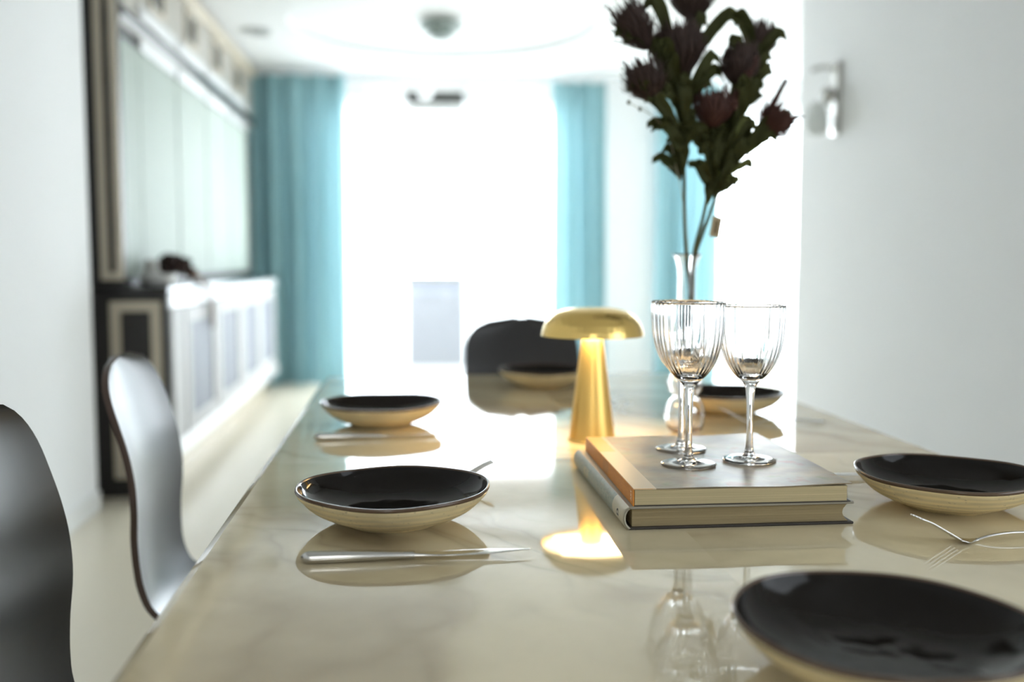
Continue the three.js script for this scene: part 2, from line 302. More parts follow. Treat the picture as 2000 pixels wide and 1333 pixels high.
{
  const z0 = -4.5, z1 = -8.3, X0 = -1.41, X1 = -1.25, Y0 = 0.937, Y1 = 2.57;
  const s = thing('panelled_wall_unit', 'tall black-framed wall unit of pale panels with a frieze above the sideboard', 'wall unit', [(X0 + X1) / 2, Y0, (z0 + z1) / 2]);
  const o = (g) => g.translate(-(X0 + X1) / 2, -Y0, -(z0 + z1) / 2);
  mesh('carcass', o(rb(X0, X1 - 0.012, Y0, Y1, z1, z0, 0.004)), M.blackSatin, s);
  mesh('pilaster', o(rb(X1 - 0.012, X1 + 0.01, Y0, Y1, z0 - 0.06, z0, 0.004)), M.blackSatin, s);
  const w = 0.034;
  const fluted = (xa, xb, ya, yb, za, zb) => {                             // a board with shallow upright flutes
    const n = Math.max(4, Math.round((zb - za) / 0.06)), sh = new THREE.Shape(), st = (zb - za) / n;
    sh.moveTo(xa, -za); sh.lineTo(xa, -zb);
    for (let i = 0; i < n; i++) { const z = zb - i * st; sh.lineTo(xb, -z + 0.003); sh.quadraticCurveTo(xb - 0.007, -z + st / 2, xb, -z + st - 0.003); }
    sh.lineTo(xa, -za);
    return toCreasedNormals(new THREE.ExtrudeGeometry(sh, { depth: yb - ya, bevelEnabled: false, curveSegments: 6 }).rotateX(-Math.PI / 2).translate(0, ya, 0), 0.6);
  };
  mesh('end_moulding', o(merge([rb(-1.335, -1.335 + w, 0.972, Y1 - 0.06, z0, z0 + 0.014, 0.005), rb(-1.238 - w, -1.238, 0.972, Y1 - 0.06, z0, z0 + 0.014, 0.005), rb(-1.335, -1.238, 0.965, 0.965 + w, z0, z0 + 0.0138, 0.005), rb(-1.335, -1.238, Y1 - 0.06 - w, Y1 - 0.06, z0, z0 + 0.0138, 0.005)])), M.champagne, s);
  mesh('frieze_board', o(bx(X1 - 0.012, X1 - 0.002, 2.09, Y1, z1, z0 - 0.06)), M.frieze, s);
  mesh('cornice', o(rb(X1 - 0.012, X1 + 0.035, Y1 - 0.07, Y1, z1, z0, 0.01)), M.champagne, s);
  mesh('ledge', o(rb(X1 - 0.012, X1 + 0.02, 2.115, 2.165, z1, z0 - 0.06, 0.006)), M.blackGloss, s);
  for (let k = 0; k < 5; k++) {
    const c = -4.86 - 0.06 - 0.345 - 0.78 * k, half = Math.min(0.36, (c - z1) > 0.36 ? 0.36 : c - z1 - 0.01);
    if (half < 0.06) continue;
    const a = c + half, b = c - half;
    mesh('fluted_panel', o(fluted(X1 - 0.012, X1 - 0.002, Y0 + 0.035, 2.03, b - 0.018, a + 0.018)), M.fluted, s);
    mesh('bright_strip', o(rb(X1 - 0.012, X1 + 0.008, 2.035, 2.095, b, a, 0.006)), M.silver, s);
    mesh('bright_strip', o(rb(X1 - 0.012, X1 + 0.012, 2.18, 2.245, b, a, 0.006)), M.silver, s);
    if (k < 4) {
      const q = mesh('frieze_frame', o(merge([rb(X1 - 0.002, X1 + 0.01, 2.275, 2.30, c - 0.15, c + 0.15, 0.003), rb(X1 - 0.002, X1 + 0.01, 2.455, 2.48, c - 0.15, c + 0.15, 0.003), rb(X1 - 0.002, X1 + 0.0098, 2.275, 2.48, c - 0.15, c - 0.12, 0.003), rb(X1 - 0.002, X1 + 0.0098, 2.275, 2.48, c + 0.12, c + 0.15, 0.003)])), M.champagne, s);
      mesh('frieze_square', o(bx(X1 - 0.002, X1 + 0.002, 2.30, 2.455, c - 0.12, c + 0.12)), M.blackGloss, q);
    }
  }
  mesh('fluted_panel', o(fluted(X1 - 0.012, X1 - 0.002, Y0 + 0.035, 2.03, -4.9, z0 - 0.062)), M.fluted, s);
}
// ornaments on the near end of the sideboard
{
  const d = thing('ceramic_dish', 'small white ceramic dish on the near end of the sideboard', 'dish', [-1.125, 0.935, -4.66]);
  mesh('bowl', lathe(curve([[0, 0], [0.035, 0], [0.055, 0.012], [0.066, 0.04], [0.069, 0.052], [0.064, 0.051], [0.052, 0.02], [0, 0.01]], 30), 40), M.white, d);
  mesh('foot_ring', new THREE.TorusGeometry(0.036, 0.003, 6, 32).rotateX(Math.PI / 2).translate(0, 0.003, 0), M.white, d);
  const v = thing('ceramic_figurine', 'pale grey rounded ornament behind the white dish', 'ornament', [-1.19, 0.935, -4.76]);
  mesh('figure', lathe(curve([[0, 0], [0.045, 0], [0.055, 0.02], [0.05, 0.05], [0.03, 0.075], [0.034, 0.095], [0.02, 0.118], [0, 0.122]], 30), 32), std({ color: lin(0.45, 0.44, 0.42), roughness: 0.4 }), v);
  const f = thing('dried_flower', 'dark brown dried flower spilling over the sideboard edge with a trailing tail', 'dried flower', [-1.125, 0.935, -4.93]);
  const pet = [];
  for (let i = 0; i < 90; i++) {
    const g = new THREE.SphereGeometry(1, 7, 5), a = rr(0, 6.28), e = Math.acos(rr(-0.5, 1)), R = 0.066;
    g.scale(0.03, 0.008, 0.023).rotateX(rr(-0.9, 0.9)).rotateY(a).translate(R * Math.sin(e) * Math.cos(a), 0.082 + R * 0.85 * Math.cos(e), R * Math.sin(e) * Math.sin(a));
    pet.push(g);
  }
  mesh('flower_head', merge(pet), std({ color: lin(0.028, 0.011, 0.007), roughness: 0.8 }), f);
  const pet2 = [];
  for (let i = 0; i < 30; i++) pet2.push(new THREE.SphereGeometry(1, 7, 5).scale(0.02, 0.006, 0.014).rotateX(rr(-1, 1)).rotateY(rr(0, 6)).translate(0.068 + rr(-0.02, 0.02), 0.055 + rr(-0.022, 0.024), -0.05 + rr(-0.02, 0.02)));
  mesh('side_bloom', merge(pet2), std({ color: lin(0.17, 0.06, 0.018), roughness: 0.8 }), f);
  mesh('tail', merge([tube([[0.03, 0.06, -0.03], [0.075, 0.035, -0.12], [0.098, -0.03, -0.28], [0.094, -0.12, -0.40], [0.092, -0.24, -0.42]], 0.014, 24, 6, 0.010), tube([[0.02, 0.06, -0.02], [0.08, 0.03, -0.16], [0.1, -0.06, -0.33], [0.096, -0.2, -0.38]], 0.011, 24, 6, 0.008)]), std({ color: lin(0.15, 0.085, 0.04), roughness: 0.8 }), f);
}

// ---------------------------------------------------------------- ceiling and wall fittings
{
  const t = thing('ceiling_lamp', 'unlit glass ceiling lamp in the middle of the round tray', 'lamp', [0.22, 2.645, -6.78]);
  mesh('canopy', new THREE.CylinderGeometry(0.09, 0.09, 0.025, 32).translate(0, -0.0125, 0), M.chrome, t);
  for (let k = 0; k < 3; k++) mesh('glass_tier', lathe([[0.14 - k * 0.035, 0], [0.145 - k * 0.035, -0.03], [0.13 - k * 0.035, -0.034], [0.126 - k * 0.035, -0.002], [0.14 - k * 0.035, 0]], 24, (r, y, a) => [r * (1 + 0.03 * Math.cos(12 * a)), y]).translate(0, -0.025 - k * 0.034, 0), std({ color: lin(0.28, 0.34, 0.31), roughness: 0.15 }), t);
  const d = thing('downlight', 'small unlit round downlight in the ceiling above the sideboard', 'lamp', [-1.02, 2.6, -7.05]);
  mesh('ring', lathe([[0.075, 0], [0.11, 0], [0.108, -0.012], [0.08, -0.016], [0.075, 0]], 32), std({ color: lin(0.42, 0.43, 0.42), roughness: 0.4 }), d);
  mesh('lens', new THREE.CylinderGeometry(0.076, 0.076, 0.006, 32).translate(0, -0.004, 0), std({ color: lin(0.35, 0.36, 0.36), roughness: 0.4 }), d);
  const g = thing('pendant_globe', 'small white globe hanging before the dark window head', 'lamp', [0.135, 2.6, -8.2]);
  mesh('stem', new THREE.CylinderGeometry(0.008, 0.008, 0.15, 10).translate(0, -0.075, 0), M.white, g);
  mesh('globe', new THREE.SphereGeometry(0.062, 32, 20).translate(0, -0.195, 0), std({ color: lin(0.85, 0.85, 0.84), roughness: 0.3 }), g);
  const s = thing('wall_sconce', 'small chrome and frosted glass fitting on the right wall', 'wall lamp', [XR, 1.783, -4.44]); s.scale.setScalar(2.29);
  mesh('backplate', rb(-0.01, 0, -0.072, 0.072, -0.016, 0.016, 0.003), M.chrome, s);
  mesh('arm', tube([[-0.005, 0.06, -0.005], [-0.03, 0.064, -0.01], [-0.05, 0.058, -0.012]], 0.0045, 16, 8), M.chrome, s);
  mesh('knob', new THREE.SphereGeometry(0.014, 20, 14).scale(1, 1.2, 1).translate(-0.022, 0.008, 0), M.chrome, s);
  mesh('shade', lathe(curve([[0.012, 0.0], [0.02, -0.02], [0.024, -0.045], [0.018, -0.062], [0.0, -0.066]], 20), 28).translate(-0.038, -0.005, -0.012), phy({ color: lin(0.85, 0.87, 0.85), roughness: 0.5, transmission: 0.4, side: THREE.DoubleSide }), s);
}

// ---------------------------------------------------------------- dining table
const TT = 0.75;
{
  const t = thing('dining_table', 'long dining table with a glossy beige veined marble top', 'table', [0.31, 0, -1.51]);
  const hw = 0.5345, hl = 1.13, b = 0.011, s = new THREE.Shape();
  const X = hw - b, Z = hl - b, r = 0.006;
  s.moveTo(-X + r, -Z); s.lineTo(X - r, -Z); s.quadraticCurveTo(X, -Z, X, -Z + r); s.lineTo(X, Z - r); s.quadraticCurveTo(X, Z, X - r, Z); s.lineTo(-X + r, Z); s.quadraticCurveTo(-X, Z, -X, Z - r); s.lineTo(-X, -Z + r); s.quadraticCurveTo(-X, -Z, -X + r, -Z);
  const g = new THREE.ExtrudeGeometry(s, { depth: 0.014, bevelEnabled: true, bevelThickness: 0.007, bevelSize: b, bevelSegments: 1, curveSegments: 3 }).rotateX(Math.PI / 2).translate(0, TT - 0.007, 0);
  mesh('tabletop', toCreasedNormals(g, 0.3), M.marble, t);
  mesh('apron', merge([bx(-hw + 0.12, hw - 0.12, TT - 0.09, TT - 0.028, -hl + 0.2, -hl + 0.23), bx(-hw + 0.12, hw - 0.12, TT - 0.09, TT - 0.028, hl - 0.23, hl - 0.2), bx(-hw + 0.12, -hw + 0.15, TT - 0.09, TT - 0.028, -hl + 0.2, hl - 0.2), bx(hw - 0.15, hw - 0.12, TT - 0.09, TT - 0.028, -hl + 0.2, hl - 0.2)]), M.legDark, t);
  for (const sx of [-1, 1]) for (const sz of [-1, 1]) mesh('leg', rb(sx * (hw - 0.14) - 0.035, sx * (hw - 0.14) + 0.035, 0, TT - 0.028, sz * (hl - 0.22) - 0.035, sz * (hl - 0.22) + 0.035, 0.006), M.legDark, t);
}

// ---------------------------------------------------------------- chairs: bent plywood shell on four legs
function makeChair() {
  const path = new THREE.CatmullRomCurve3([[-0.053, 0.892], [-0.041, 0.85], [-0.025, 0.80], [-0.009, 0.745], [-0.001, 0.70], [0.001, 0.655], [-0.002, 0.60], [0, 0.56], [0.008, 0.52], [0.028, 0.482], [0.065, 0.46], [0.12, 0.45], [0.2, 0.445], [0.3, 0.447], [0.37, 0.453], [0.405, 0.449], [0.428, 0.434]].map(([x, y]) => V(x, y, 0)), false, 'centripetal');
  const nv = 72, nu = 22, L = path.getLength(), th = 0.0115;
  const half = (s) => {                                                   // half width along the shell, s metres from the top
    const top = s < 0.1 ? Math.pow(1 - Math.pow(1 - s / 0.1, 2.6), 1 / 2.6) : 1;
    const e = L - s, fr = e < 0.07 ? Math.pow(1 - Math.pow(1 - e / 0.07, 3), 1 / 3) : 1;
    const w = 0.158 + 0.004 * smooth(0.02, 0.2, s) - 0.02 * smooth(0.22, 0.4, s) + 0.062 * smooth(0.42, 0.62, s);
    return Math.max(0.02, w * top * (0.35 + 0.65 * fr));
  };
  const P = [], N = [];
  for (let i = 0; i <= nv; i++) {
    const q = i / nv, p = path.getPointAt(q), t = path.getTangentAt(q), n = V(-t.y, t.x, 0); if (n.x < 0 && n.y < 0) n.negate();
    const up = V(-t.y, t.x, 0);                                          // towards the sitter
    const s = q * L, w = half(s), back = 1 - smooth(0.3, 0.5, s);
    for (let j = 0; j <= nu; j++) { const u = j / nu * 2 - 1, k = (0.012 * back + 0.006) * u * u; P.push(V(p.x + up.x * k, p.y + up.y * k, u * w)); N.push(up); }
  }
  const sheet = (d, flip) => {
    const pos = [], uv = [], idx = [];
    P.forEach((p, i) => { pos.push(p.x + N[i].x * d, p.y + N[i].y * d, p.z); uv.push(p.z, Math.floor(i / (nu + 1)) / nv * L); });
    for (let i = 0; i < nv; i++) for (let j = 0; j < nu; j++) { const a = i * (nu + 1) + j, b = a + 1, c = a + nu + 1, e = c + 1; flip ? idx.push(a, b, c, b, e, c) : idx.push(a, c, b, b, c, e); }
    const g = new THREE.BufferGeometry(); g.setAttribute('position', new THREE.Float32BufferAttribute(pos, 3)); g.setAttribute('uv', new THREE.Float32BufferAttribute(uv, 2)); g.setIndex(idx); g.computeVertexNormals(); return g;
  };
  const ring = [];
  for (let j = 0; j <= nu; j++) ring.push(j);
  for (let i = 1; i <= nv; i++) ring.push(i * (nu + 1) + nu);
  for (let j = nu - 1; j >= 0; j--) ring.push(nv * (nu + 1) + j);
  for (let i = nv - 1; i >= 1; i--) ring.push(i * (nu + 1));
  const ep = [], ei = [], cen = V(0, 0, 0);
  ring.forEach((k, m) => {
    const p = P[k], n = N[k], out = V(0, 0, Math.sign(p.z) * 0.0012);
    for (const [d, o] of [[0, 0], [-th * 0.25, 1], [-th * 0.75, 1], [-th, 0]]) ep.push(p.x + n.x * d + out.x * o, p.y + n.y * d, p.z + out.z * o);
    const a = m * 4, b = ((m + 1) % ring.length) * 4;
    for (let q = 0; q < 3; q++) ei.push(a + q, b + q, a + q + 1, b + q, b + q + 1, a + q + 1);
  });
  const eg = new THREE.BufferGeometry(); eg.setAttribute('position', new THREE.Float32BufferAttribute(ep, 3)); eg.setIndex(ei); eg.computeVertexNormals();
  const c = thing('dining_chair', '', 'chair');
  mesh('seat_shell', merge([sheet(0, false), sheet(-th, true)]), M.chairFace, c);
  mesh('shell_edge', eg, M.chairEdge, c).userData.label = 'brown plywood edge of the shell';
  mesh('seat_mount', new THREE.CylinderGeometry(0.09, 0.09, 0.018, 24).translate(0.2, 0.42, 0), M.steel, c);
  for (const [x, z] of [[0.02, -0.17], [0.02, 0.17], [0.38, -0.19], [0.38, 0.19]]) mesh('leg', tube([[0.2 + (x - 0.2) * 0.3, 0.418, z * 0.35], [0.2 + (x - 0.2) * 0.8, 0.405, z * 0.85], [x, 0.36, z], [x * 1.02, 0.0, z * 1.06]], 0.008, 32, 8), M.steel, c);
  return c;
}
const CH = 'dining chairs';
const chair0 = makeChair(); chair0.userData.group = CH;
const place = (c, x, z, turn, label) => { c.position.set(x, 0, z); c.rotation.y = turn; c.userData.label = label; return c; };
const copy = (o) => { const c = o.clone(); c.userData = { ...o.userData }; c.name = numbered(o.name); scene.add(c); return c; };
const chair1 = copy(chair0), chair2 = copy(chair0);
place(chair0, -0.453, -1.14, 0, 'dark shell dining chair nearest the camera, cut by the left edge');
place(chair1, -0.455, -1.775, 0, 'dark shell dining chair with a pale sheen at the left of the table');
place(chair2, 0.312, -2.75, -Math.PI / 2, 'black shell dining chair at the far end of the table');

// ---------------------------------------------------------------- plates and cutlery
function makePlate(sd) {
  const wob = (r, y, a) => { const k = r / 0.113; return [r * (1 + 0.006 * k * Math.sin(2 * a + sd) + 0.003 * k * Math.sin(3 * a + sd * 2.1)), y + k * k * (0.0012 * Math.sin(2 * a + sd * 1.7) + 0.0006 * Math.sin(5 * a + sd))]; };
  const p = thing('plate', '', 'plate');
  const ext = curve([[0.0, 0.003], [0.04, 0.003], [0.0465, 0.002], [0.049, 0], [0.054, 0], [0.058, 0.003], [0.075, 0.009], [0.092, 0.0175], [0.103, 0.0265], [0.1075, 0.0318], [0.1105, 0.0345], [0.1128, 0.0392]], 60);
  mesh('body', lathe(ext, 96, wob), M.clay, p);
  mesh('rim', lathe(curve([[0.1128, 0.0392], [0.1137, 0.0413], [0.1130, 0.0434], [0.1112, 0.0436], [0.1101, 0.0418]], 14), 96, wob), M.rimBrown, p).userData.label = 'brown glazed rim';
  mesh('glaze', lathe(curve([[0.1101, 0.0418], [0.107, 0.035], [0.0995, 0.0262], [0.087, 0.018], [0.071, 0.0118], [0.056, 0.0088], [0.03, 0.0072], [0, 0.0068]], 50), 96, (r, y, a) => { const q = wob(r, y, a), b = smooth(0.05, 0.02, r); return [q[0], q[1] + 0.0003 * noise.noise(r * 60 * Math.cos(a) + sd, r * 60 * Math.sin(a), sd) * smooth(0.0, 0.03, r) * (1 - smooth(0.09, 0.105, r))]; }), M.glaze, p).userData.label = 'dark glossy glaze inside the plate';
  return p;
}
const PG = 'stoneware plates on the table';
[
  [-0.022, -1.165, 'dark glazed plate behind the knife, in sharp focus on the left'],
  [-0.055, -1.865, 'dark glazed plate second on the left side of the table'],
  [0.325, -2.385, 'dark glazed plate at the far end in front of the black chair'],
  [0.640, -1.945, 'dark glazed plate behind the stem of the right wine glass'],
  [0.672, -1.172, 'dark glazed plate beside the books with a fork in front'],
  [0.351, -0.690, 'large blurred dark plate in the near right corner'],
].forEach(([x, z, label], i) => { const p = makePlate(i * 1.3 + 0.6); p.position.set(x, TT, z); p.rotation.y = i * 0.9; p.userData.label = label; p.userData.group = PG; });

// cutlery: local x runs from the handle end (0) to the tip
function ribbon(pts, wid, thick, n = 60) {
  const c = new THREE.CatmullRomCurve3(pts.map(([x, y]) => V(x, y, 0)), false, 'centripetal');
  const pos = [], idx = [], m = 12, L = c.getLength();
  for (let i = 0; i <= n; i++) {
    const q = i / n, p = c.getPointAt(q), t = c.getTangentAt(q), [w, h] = [wid(q * L, L), thick(q * L, L)];
    for (let j = 0; j < m; j++) { const a = j / m * Math.PI * 2, u = Math.sign(Math.cos(a)) * Math.pow(Math.abs(Math.cos(a)), 0.7) * w / 2, v = Math.sign(Math.sin(a)) * Math.pow(Math.abs(Math.sin(a)), 0.7) * h / 2; pos.push(p.x - t.y * v, p.y + t.x * v, u); }
  }
  for (let i = 0; i < n; i++) for (let j = 0; j < m; j++) { const a = i * m + j, b = i * m + (j + 1) % m, d = a + m, e = b + m; idx.push(a, b, d, b, e, d); }
  for (let j = 1; j + 1 < m; j++) { idx.push(0, j + 1, j); idx.push(n * m, n * m + j, n * m + j + 1); }
  const g = new THREE.BufferGeometry(); g.setAttribute('position', new THREE.Float32BufferAttribute(pos, 3)); g.setIndex(idx); g.computeVertexNormals(); return g;
}
function makeKnife(label, x, z, turn) {
  const k = thing('table_knife', label, 'knife', [x, TT, z], turn, 'knives');
  mesh('handle', ribbon([[0, 0.0058], [0.06, 0.0058], [0.115, 0.005]], (s) => 0.013 * Math.pow(clamp(s / 0.008), 0.5) - 0.004 * smooth(0.04, 0.11, s) + 0.002, (s) => 0.0115 * Math.pow(clamp(s / 0.006 + 0.1), 0.5) - 0.004 * smooth(0.03, 0.11, s)), M.chrome, k);
  mesh('blade', ribbon([[0.112, 0.005], [0.17, 0.0055], [0.236, 0.0065]], (s, L) => 0.009 + 0.009 * smooth(0.0, 0.05, s) - 0.0165 * smooth(L - 0.05, L, s), (s, L) => 0.0045 - 0.0032 * smooth(0, 0.03, s)), M.steel, k);
  return k;
}
function makeFork(label, x, z, turn) {
  const k = thing('table_fork', label, 'fork', [x, TT, z], turn, 'forks');
  mesh('handle', ribbon([[0, 0.0035], [0.04, 0.006], [0.085, 0.0085], [0.115, 0.006], [0.13, 0.0024]], (s) => 0.012 - 0.0075 * smooth(0.01, 0.09, s), () => 0.0024), M.steel, k);
  mesh('head', ribbon([[0.128, 0.0026], [0.14, 0.0018], [0.155, 0.0055]], (s) => 0.006 + 0.017 * smooth(0, 0.02, s), () => 0.002), M.steel, k);
  for (let i = 0; i < 4; i++) { const g = ribbon([[0.153, 0.005], [0.172, 0.016], [0.19, 0.026], [0.203, 0.031]], (s, L) => 0.0034 - 0.0018 * s / L, () => 0.0018, 20); mesh('tine', g.translate(0, 0, (i - 1.5) * 0.0062), M.steel, k); }
  return k;
}
makeKnife('steel table knife in front of the sharp left plate', -0.113, -1.008, 0.02);
makeKnife('steel table knife in front of the second left plate', -0.165, -1.705, 0.03);
makeFork('steel fork behind the sharp left plate, tip showing at its right', -0.09, -1.325, 0.12);
makeFork('steel fork lying before the plate beside the books', 0.745, -1.02, Math.PI + 0.06);
makeKnife('steel table knife between the books and the right plate', 0.80, -1.33, Math.PI);
makeFork('steel fork handle beside the plate behind the right wine glass', 0.775, -1.79, Math.PI);

// ---------------------------------------------------------------- books
{
  const b = thing('hardcover_book', 'thick grey-green hardcover book, lower of the two under the glasses', 'book', [0.378, TT, -1.268]);
  const w = 0.136, l = 0.172, t = 0.027, c = 0.003;
  const spineTex = (() => {
    const cv = document.createElement('canvas'); cv.width = 1024; cv.height = 80; const q = cv.getContext('2d');
    q.fillStyle = '#9aa08f'; q.fillRect(0, 0, 1024, 80);
    for (let i = 0; i < 900; i++) { const x = rnd() * 1024, y = rnd() * 80; q.fillStyle = ['#6f7868', '#b7b09a', '#858a78', '#a59a7e'][Math.floor(rnd() * 4)]; q.globalAlpha = 0.25; q.fillRect(x, y, 6 + rnd() * 26, 2 + rnd() * 6); }
    q.globalAlpha = 0.9; q.fillStyle = '#cdbf8e'; q.font = 'bold 58px serif'; q.textBaseline = 'middle'; q.fillText('N V', 250, 42);
    q.globalAlpha = 1; q.fillStyle = '#cfc6ac'; q.fillRect(840, 0, 184, 80); q.fillStyle = '#1e1c18'; q.font = 'bold 44px sans-serif';
    q.save(); q.translate(930, 40); q.rotate(-Math.PI / 2); q.textAlign = 'center'; q.fillText('D', 0, 0); q.restore();
    const x = new THREE.CanvasTexture(cv); x.colorSpace = THREE.SRGBColorSpace; x.magFilter = THREE.LinearFilter; return x;
  })();
  const coverMat = std({ color: lin(0.30, 0.27, 0.21), roughness: 0.45 }), under = std({ color: lin(0.035, 0.028, 0.022), roughness: 0.5 });
  mesh('back_board', rb(-w + 0.004, w, 0, c, -l, l, 0.001), under, b);
  mesh('front_board', rb(-w + 0.004, w, t - c, t, -l, l, 0.001), coverMat, b);
  // rounded spine, its print runs along the length
  const sp = new THREE.BufferGeometry(), pos = [], uv = [], idx = [], n = 10;
  for (let i = 0; i <= n; i++) { const a = i / n, bulge = Math.sin(a * Math.PI); for (const e of [0, 1]) { pos.push(-w + 0.004 - 0.0065 * Math.pow(bulge, 0.6), a * t, e ? l : -l); uv.push(e, a); } }
  for (let i = 0; i < n; i++) { const k = i * 2; idx.push(k, k + 1, k + 2, k + 1, k + 3, k + 2); }
  const inner = pos.length / 3;
  for (let i = 0; i <= n; i++) { const a = i / n, bulge = Math.sin(a * Math.PI); for (const e of [0, 1]) { pos.push(-w + 0.0065 - 0.006 * Math.pow(bulge, 0.6), c * 0.7 + a * (t - c * 1.4), e ? l : -l); uv.push(e, a); } }
  for (let i = 0; i < n; i++) { const k = inner + i * 2, o = i * 2; idx.push(k, k + 2, k + 1, k + 1, k + 2, k + 3); idx.push(o + 1, k + 1, o + 3, k + 1, k + 3, o + 3); idx.push(o, o + 2, k, k, o + 2, k + 2); }
  sp.setAttribute('position', new THREE.Float32BufferAttribute(pos, 3)); sp.setAttribute('uv', new THREE.Float32BufferAttribute(uv, 2)); sp.setIndex(idx); sp.computeVertexNormals();
  mesh('spine', sp, std({ map: spineTex, roughness: 0.5 }), b).userData.label = 'worn grey-green spine with a dark letter at its foot';
  // page block: hollow fore-edge, slightly uneven
  const pg = new THREE.BoxGeometry(2 * w - 0.014, t - 2 * c, 2 * l - 0.01, 8, 10, 10), P = pg.attributes.position, hh = (t - 2 * c) / 2;
  for (let i = 0; i < P.count; i++) { const y = P.getY(i) / hh; let x = P.getX(i); if (x > w - 0.02) x -= 0.007 * (1 - y * y); P.setX(i, x); if (Math.abs(P.getZ(i)) > l - 0.006) P.setZ(i, P.getZ(i) + 0.0008 * noise.noise(y * 4, x * 8, 2)); }
  pg.computeVertexNormals(); pg.translate(0.002, t / 2, 0);
  mesh('page_block', pg, M.pagesOld, b);
}
{
  const b = thing('paperback_book', 'orange-spined paperback art book under the wine glasses', 'book', [0.381, TT + 0.027, -1.262], -0.012);
  const w = 0.127, l = 0.166, t = 0.0205, c = 0.0008;
  const spineTex = (() => {
    const cv = document.createElement('canvas'); cv.width = 1024; cv.height = 64; const q = cv.getContext('2d');
    q.fillStyle = '#d98a2c'; q.fillRect(0, 0, 1024, 64);
    for (let i = 0; i < 500; i++) { q.globalAlpha = 0.12; q.fillStyle = rnd() < 0.5 ? '#b8681a' : '#eaa44c'; q.fillRect(rnd() * 1024, rnd() * 64, 10 + rnd() * 40, 2 + rnd() * 5); }
    q.globalAlpha = 0.12; q.fillStyle = '#6d5a4a'; q.fillRect(430, 0, 120, 64);
    q.globalAlpha = 1; q.fillStyle = '#f3e6cf'; q.font = 'bold 22px sans-serif'; q.save(); q.translate(985, 32); q.rotate(-Math.PI / 2); q.textAlign = 'center'; q.textBaseline = 'middle'; q.fillText('ART', 0, 0); q.restore();
    const x = new THREE.CanvasTexture(cv); x.colorSpace = THREE.SRGBColorSpace; x.magFilter = THREE.LinearFilter; return x;
  })();
  const top = new THREE.BoxGeometry(2 * w + 0.004, c * 1.5, 2 * l, 24, 1, 6), P = top.attributes.position;
  for (let i = 0; i < P.count; i++) { const x = P.getX(i) / w; P.setY(i, P.getY(i) + 0.0012 * smooth(0.3, 1, x) - 0.0006 * Math.sin(x * 5) * smooth(-1, -0.5, x)); }
  top.computeVertexNormals(); top.translate(0.002, t - c * 0.7, 0);
  mesh('front_cover', top, phy({ map: coverTex, roughness: 0.36, specularIntensity: 0.6 }), b).userData.label = 'glossy cover with a faded painting';
  mesh('back_cover', rb(-w, w + 0.003, 0, c * 1.4, -l, l, 0.0005), std({ color: lin(0.05, 0.04, 0.03), roughness: 0.5 }), b);
  const sg = new THREE.BoxGeometry(0.0012, t - c, 2 * l), U = sg.attributes.uv, Q = sg.attributes.position;
  for (let i = 0; i < U.count; i++) U.setXY(i, Q.getZ(i) / (2 * l) + 0.5, Q.getY(i) / (t - c) + 0.5);
  sg.translate(-w, t / 2, 0);
  mesh('spine', sg, std({ map: spineTex, roughness: 0.5 }), b).userData.label = 'orange spine with small pale lettering';
  mesh('page_block', new THREE.BoxGeometry(2 * w - 0.003, t - c * 3.4, 2 * l - 0.003).translate(0.0002, t / 2 - 0.0002, 0), M.pages, b);
}

// ---------------------------------------------------------------- wine glasses on the books
function makeGlass() {
  const g = thing('wine_glass', '', 'wine glass'), N = 30;
  const rib = (amp) => (r, y, a) => [r + amp * Math.cos(N * a) * smooth(0.112, 0.135, y), y];
  const out = curve([[0.0, 0.0012], [0.02, 0.0006], [0.034, 0], [0.0358, 0.0012], [0.034, 0.0024], [0.018, 0.004], [0.0085, 0.0078], [0.0055, 0.016], [0.0043, 0.035], [0.0042, 0.06], [0.0052, 0.085], [0.0068, 0.098], [0.0105, 0.1045], [0.02, 0.1135], [0.0312, 0.129], [0.0382, 0.148], [0.0418, 0.168], [0.0432, 0.19], [0.0434, 0.2075]], 90);
  const inn = curve([[0.0434, 0.2075], [0.0428, 0.2082], [0.0421, 0.2075], [0.0418, 0.19], [0.0404, 0.168], [0.0367, 0.149], [0.0296, 0.1315], [0.0185, 0.1185], [0.009, 0.1135], [0, 0.112]], 60);
  const prof = [...out, ...inn.slice(1)], k = out.length;
  mesh('glass_body', lathe(prof, 240, (r, y, a, i) => (i < k ? rib(0.00045)(r, y, a) : rib(0.0004)(r, y, a))), M.glass, g);
  return g;
}
const GG = 'ribbed wine glasses on the books', BT = TT + 0.0478;
const glass0 = makeGlass(); glass0.userData.group = GG;
const glass1 = copy(glass0), glass2 = copy(glass0);
const putG = (g, x, z, a, label) => { g.position.set(x, BT, z); g.rotation.y = a; g.userData.label = label; };
putG(glass0, 0.351, -1.222, 0, 'ribbed wine glass at the front left of the book top');
putG(glass1, 0.437, -1.240, 0.3, 'ribbed wine glass on the right of the book top');
putG(glass2, 0.369, -1.322, 0.7, 'ribbed wine glass half hidden behind the front left one');
glass1.scale.setScalar(0.975); glass2.scale.setScalar(0.985);

